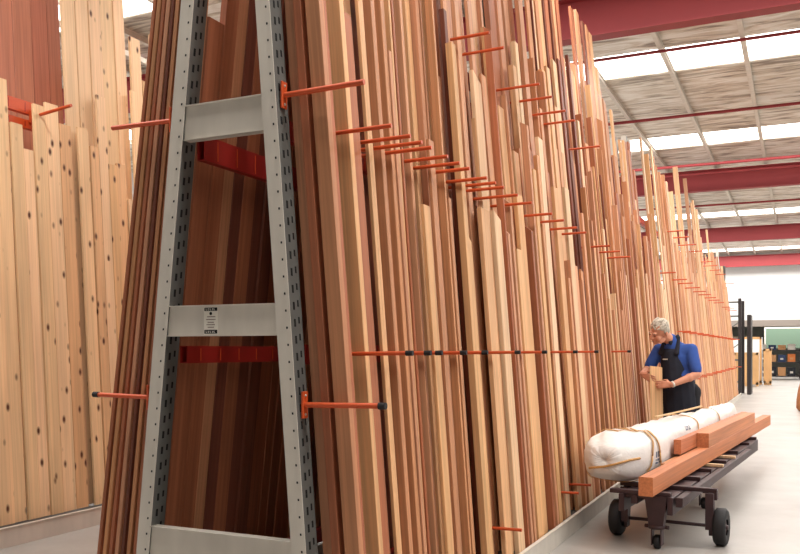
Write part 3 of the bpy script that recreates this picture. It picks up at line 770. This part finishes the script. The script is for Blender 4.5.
# loose pale stick lying on the bundle
st = board_mb(.03, .012, 1.7, .004)
sp = wb.matrix_basis; 
q = Matrix.Rotation(rzb-.045, 3, 'Z') @ Matrix.Rotation(-PI/2, 3, 'X')
pp = Vector((p0.x, p0.y, 0)) + bd*1.35 + Vector((-bd.y, bd.x, 0))*-.055
tag(st.build('thin_batten', M['cedar'], None, (pp.x, pp.y, .85), q.to_euler(), srgb(222, 182, 132)), 'thin pale batten lying on top of the white bundle', 'timber')

# ------------------------------------------------------------------ the man
mp_ = W(3.257, 9.75); mp_.x -= .035; man = empty('man', (mp_.x, mp_.y, 0), math.radians(-23.5)); tag(man, 'grey-haired man in blue shirt and navy apron, head bowed, holding a plank upright', 'person')
man.name = 'person'; man.scale = (1.035, 1.035, 1.035)
# local frame: x = his left, -y = forward
def cone(bm, a, b, ra, rb, n=14, sq=1.0, ax=None):
    """tapered capsule a->b (sq flattens along ax)"""
    a = Vector(a); b = Vector(b); d = b-a; L = d.length; dn = d.normalized() if L > 1e-6 else Vector((0,0,1))
    ref = Vector(ax) if ax else (Vector((1,0,0)) if abs(dn.x) < .8 else Vector((0,1,0)))
    u = (ref - dn*ref.dot(dn)).normalized(); v = dn.cross(u)
    rings = []
    prof = [(-ra*math.cos(t), ra*math.sin(t)) for t in (0.02, .5, 1.0, PI/2)] + [(L+rb*math.sin(t), rb*math.cos(t)) for t in (0, .55, 1.05, PI/2-.02)]
    for (h, r) in prof:
        rings.append([bm.verts.new(a+dn*h+u*math.cos(2*PI*k/n)*r*sq+v*math.sin(2*PI*k/n)*r) for k in range(n)])
    for i in range(len(rings)-1):
        for k in range(n): bm.faces.new((rings[i][k], rings[i][(k+1) % n], rings[i+1][(k+1) % n], rings[i+1][k]))
    bm.faces.new(rings[0][::-1]); bm.faces.new(rings[-1])
def ell(bm, c, r, rot=None):
    ret = bmesh.ops.create_uvsphere(bm, u_segments=20, v_segments=12, radius=1)
    Tm = Matrix.Translation(c) @ (rot.to_4x4() if rot else Matrix.Identity(4)) @ Matrix.Diagonal((*r, 1))
    for v in ret['verts']: v.co = Tm @ v.co
def remesh(bm, name, matl, parent, vox, sm=4):
    bmesh.ops.recalc_face_normals(bm, faces=bm.faces)
    me = bpy.data.meshes.new(name+'_src'); bm.to_mesh(me); bm.free()
    o = bpy.data.objects.new(name, me); C.objects.link(o)
    r = o.modifiers.new('r', 'REMESH'); r.mode = 'VOXEL'; r.voxel_size = vox; r.use_smooth_shade = True
    s_ = o.modifiers.new('s', 'SMOOTH'); s_.iterations = sm; s_.factor = .5
    dg = bpy.context.evaluated_depsgraph_get(); me2 = bpy.data.meshes.new_from_object(o.evaluated_get(dg)); me2.name = name
    o.modifiers.clear(); o.data = me2; bpy.data.meshes.remove(me); me2.materials.clear(); me2.materials.append(matl)
    for p in me2.polygons: p.use_smooth = True
    o.parent = parent; return o
# joints
pel = (0, .0, .98); che = (-.01, -.10, 1.34); nk = (-.02, -.17, 1.50); hc = Vector((-.06, -.345, 1.598))
shL = (.175, -.085, 1.405); elL = (.265, -.13, 1.135); wrL = (.12, -.385, 1.03)
shR = (-.185, -.14, 1.405); elR = (-.275, -.21, 1.19); wrR = (-.215, -.43, 1.14)
hipL = (.10, .02, .93); knL = (.13, .0, .50); anL = (.14, .06, .09)
hipR = (-.10, .0, .93); knR = (-.10, -.06, .50); anR = (-.10, -.06, .09)
hrot = Matrix.Rotation(math.radians(30), 3, 'X') @ Matrix.Rotation(math.radians(10), 3, 'Y') @ Matrix.Rotation(math.radians(-16), 3, 'Z')
HS = 1.10
def H(x, y, z): return hc + hrot @ Vector((x, y, z))*HS
def hand(bm, wrist, fdir, palm_n, side, spread=.012, curl=.6, s=1.08):
    """palm + four bent fingers + thumb. fdir: finger direction; palm_n: palm normal"""
    w_ = Vector(wrist); f = Vector(fdir).normalized(); n = Vector(palm_n); n = (n - f*n.dot(f)).normalized(); a = f.cross(n)*side
    # palm
    for k in (-.022, -.008, .008, .022): cone(bm, w_+a*k*.6, w_+f*.085*s+a*k*s*1.25, .017, .014, 8)
    for i, (o_, ln) in enumerate(((-.033, .070), (-.011, .080), (.011, .074), (.033, .058))):
        b0 = w_+f*.088*s+a*o_*s*.95
        d1 = (f*math.cos(curl*.5)+n*math.sin(curl*.5)+a*o_*2).normalized(); b1 = b0+d1*ln*.45*s
        d2 = (f*math.cos(curl*1.3)+n*math.sin(curl*1.3)+a*o_*2).normalized(); b2 = b1+d2*ln*.32*s
        d3 = (f*math.cos(curl*2)+n*math.sin(curl*2)).normalized(); b3 = b2+d3*ln*.26*s
        cone(bm, b0-f*.01, b1, .0095, .009, 8); cone(bm, b1, b2, .009, .0082, 8); cone(bm, b2, b3, .0082, .007, 8)
    t0 = w_+f*.028*s-a*.022; t1 = t0+(f*.5-a*.65+n*.4).normalized()*.042*s; t2 = t1+(f*.8-a*.1+n*.6).normalized()*.034*s; t3 = t2+(f*.8+a*.1+n*.6).normalized()*.024*s
    cone(bm, t0, t1, .014, .011, 8); cone(bm, t1, t2, .011, .010, 8); cone(bm, t2, t3, .010, .008, 8)
bm = bmesh.new()
# head
ell(bm, H(0, .015, .03), (.078, .100, .100), hrot); ell(bm, H(0, -.035, -.045), (.060, .062, .068), hrot)
ell(bm, H(0, -.062, -.088), (.034, .030, .026), hrot)          # chin
for sx in (-1, 1):
    ell(bm, H(sx*.038, -.060, -.032), (.026, .028, .026), hrot)  # cheek
    ell(bm, H(sx*.052, -.02, -.075), (.020, .045, .024), hrot)   # jaw
    ell(bm, H(sx*.082, .020, -.012), (.010, .020, .034), hrot)   # ear
    ell(bm, H(sx*.030, -.080, .028), (.026, .014, .010), hrot)   # brow
cone(bm, H(0, -.084, .018), H(0, -.108, -.022), .010, .016)      # nose
ell(bm, H(0, -.096, -.028), (.020, .014, .010), hrot)
ell(bm, H(0, -.084, -.056), (.024, .014, .009), hrot); ell(bm, H(0, -.082, -.068), (.021, .013, .009), hrot)
cone(bm, nk, H(0, .03, -.03), .062, .060); cone(bm, che, nk, .07, .062)
cone(bm, (0, -.0, 1.08), (-.01, -.06, 1.32), .10, .10, sq=1.25, ax=(1, 0, 0))
cone(bm, pel, (0, -.0, 1.10), .11, .10, sq=1.2, ax=(1, 0, 0))
for s_, e_, w_ in ((shL, elL, wrL), (shR, elR, wrR)):
    cone(bm, (-.01, -.07, 1.36), s_, .06, .050); cone(bm, s_, e_, .055, .043); cone(bm, e_, w_, .046, .029)
    mid = Vector(e_).lerp(Vector(w_), .3); ell(bm, mid, (.047, .047, .047))
for h_, k_, a_ in ((hipL, knL, anL), (hipR, knR, anR)):
    cone(bm, h_, k_, .092, .062); cone(bm, k_, a_, .062, .042); cone(bm, a_, (a_[0], a_[1]-.14, .045), .04, .035)
# plank the man holds stands at PL; hands close on its edges
PLc = Vector((-.035, -.398, 0))*1.035
hand(bm, wrL, (-1, -.42, .0), (-.3, .9, -.2), 1, curl=.30)
hand(bm, wrR, (.95, -.10, -.40), (.1, .95, 0), -1, curl=.30)
body = remesh(bm, 'body', M['skin'], man, .0062, 3)
# eyes, brows, mouth
def bit(name, c, r, m):
    fm = bmesh.new(); ell(fm, c, r, hrot); me = bpy.data.meshes.new(name); fm.to_mesh(me); fm.free(); me.materials.append(m)
    o = bpy.data.objects.new(name, me); C.objects.link(o); o.parent = man
for sx in (-1, 1):
    bit('eye', H(sx*.031, -.0885, .004), (.014, .006, .005), M['feature']); bit('eyebrow', H(sx*.031, -.086, .028), (.019, .007, .005), M['hair'])
bit('mouth', H(0, -.0975, -.062), (.024, .004, .0025), M['feature'])
# hair: cap of overlapping locks over crown, sides and nape
bm = bmesh.new(); gh = random.Random(3)
ell(bm, H(0, .034, .047), (.083, .095, .092), hrot)
ell(bm, H(0, .075, -.005), (.068, .050, .070), hrot)
for sx in (-1, 1): ell(bm, H(sx*.072, .030, .025), (.014, .038, .042), hrot)
for i in range(90):
    t = gh.uniform(-1.25, 1.25); f = gh.uniform(-.4, 1.5)
    p = Vector((.080*math.sin(t), .025-.090*math.cos(t)*math.cos(f)*1.0+.0, .048+.088*math.sin(f)*math.cos(t)))
    if p.z < .045 and p.y < .0: continue
    q = p*1.04+Vector((.018*gh.uniform(-.4, 1), .03, .006))
    cone(bm, H(*p), H(*q), .010, .005, 7)
hair = remesh(bm, 'hair', M['hair'], man, .0055, 1)
# shirt
bm = bmesh.new()
cone(bm, (0, -.03, 1.02), (-.01, -.08, 1.34), .145, .155, sq=1.2, ax=(1, 0, 0))
ell(bm, (-.005, -.07, 1.345), (.18, .155, .13), Matrix.Rotation(math.radians(18), 3, 'X'))
ell(bm, (0, -.10, 1.12), (.17, .15, .13))
for s_, e_ in ((shL, elL), (shR, elR)):
    m2 = Vector(s_).lerp(Vector(e_), .72); cone(bm, che, s_, .125, .070); cone(bm, s_, m2, .068, .066)
    cone(bm, Vector(s_).lerp(Vector(e_), .6), m2+(Vector(e_)-Vector(s_)).normalized()*.02, .068, .066)
cone(bm, (-.015, -.12, 1.42), (-.022, -.165, 1.505), .11, .078)
shirt = remesh(bm, 'shirt', M['shirt'], man, .009, 3)
cb = bmesh.new()
for sx in (-1, 1): cone(cb, (-.02+sx*.07, -.13, 1.545), (-.02+sx*.03, -.235, 1.475), .016, .013, 8, sq=2.2, ax=(0, 0, 1))
cone(cb, (-.09, -.13, 1.545), (.05, -.13, 1.545), .016, .016, 8)
remesh(cb, 'collar', M['apron'], man, .006, 2)
# apron: bib, skirt wrapping the front, neck straps
bm = bmesh.new()
cone(bm, (0, -.115, 1.08), (-.015, -.135, 1.33), .158, .128, sq=1.0, ax=(1, 0, 0))
cone(bm, (0, -.02, .72), (0, -.07, 1.04), .185, .172, sq=1.12, ax=(1, 0, 0))
cone(bm, (0, -.02, .62), (0, -.02, .72), .18, .185, sq=1.12, ax=(1, 0, 0))
for sx in (-1, 1): cone(bm, (sx*.10-.015, -.225, 1.36), (sx*.080-.02, -.145, 1.54), .020, .016, 8, sq=1.5, ax=(1, 0, 0))
cone(bm, (-.16, -.1, 1.06), (.16, -.1, 1.06), .03, .03)
apron = remesh(bm, 'apron', M['apron'], man, .009, 3)
lg = MB(); lg.box(-.03, .03, -.0015, .0015, -.006, .006); lg.build('apron_badge', M['steel'], man, (-.03, -.267, 1.30), (math.radians(-12), 0, 0))
bm = bmesh.new()
for h_, k_, a_ in ((hipL, knL, anL), (hipR, knR, anR)):
    cone(bm, h_, k_, .112, .082); cone(bm, k_, (a_[0], a_[1], .10), .082, .068)
cone(bm, hipL, hipR, .12, .12)
remesh(bm, 'trousers', M['trousers'], man, .010, 3)
for a_ in (anL, anR):
    bm = bmesh.new(); cone(bm, (a_[0], a_[1]+.02, .055), (a_[0]-.01, a_[1]-.19, .045), .052, .042); cone(bm, (a_[0], a_[1], .05), (a_[0], a_[1], .11), .052, .05)
    ell(bm, (a_[0], a_[1]-.08, .012), (.05, .16, .012)); remesh(bm, 'shoe', M['black'], man, .008, 2)
# watch
wm = MB(); wv = (Vector(wrL)-Vector(elL)).normalized(); wc = Vector(wrL)-wv*.012
wm.lathe([(-.01, .0315), (-.01, .0345), (.01, .0345), (.01, .0315)], wc, wv, 18); wm.build('watch_strap', M['steel'], man)
# plank
pw = man.matrix_basis; Rz = Matrix.Rotation(math.radians(-23.5), 4, 'Z')
pc = Vector((mp_.x, mp_.y, 0)) + Rz.to_3x3() @ PLc
yaw = math.radians(-23.5-8) + math.radians(22)
pb = board_mb(.135, .035, 1.27, 0, .02)
tag(pb.build('held_plank', M['cedar'], None, (pc.x+.0, pc.y-.02, .005), (math.radians(-1.5), math.radians(-1), yaw+math.radians(18)), srgb(236, 194, 146)), 'pale plank held upright in the man\'s hands behind the bundle', 'timber')

# ------------------------------------------------------------------ camera, light
cam = bpy.data.cameras.new('camera'); co = bpy.data.objects.new('camera', cam); C.objects.link(co)
co.location = (0, 0, CH); co.rotation_euler = (PI/2, 0, TH)
cam.sensor_width = 36; cam.lens = 850/800*36; cam.shift_y = (350-277)/800; cam.clip_end = 200
bpy.context.scene.camera = co
def area(loc, rot, sx, sy, e, col=(1, .97, .93)):
    l = bpy.data.lights.new('skylight_and_fill_lamp', 'AREA'); l.shape = 'RECTANGLE'; l.size = sx; l.size_y = sy; l.energy = e; l.color = col
    o = bpy.data.objects.new('skylight_and_fill_lamp', l); C.objects.link(o); o.location = loc; o.rotation_euler = rot
    return o
for b_ in bands: area((-1, b_, RZ-.12), (0, 0, 0), 26, 1.1, 800)
area((-1, 48.5, 2.9), (0, 0, 0), 5, 3, 260)  # fill lamp added to brighten the shop, no skylight here
w = bpy.data.worlds.new('World'); bpy.context.scene.world = w; w.use_nodes = True
w.node_tree.nodes['Background'].inputs[0].default_value = (1, .98, .96, 1); w.node_tree.nodes['Background'].inputs[1].default_value = .30
vs_ = bpy.context.scene.view_settings; vs_.view_transform = 'Standard'; vs_.look = 'None'; vs_.exposure = 0
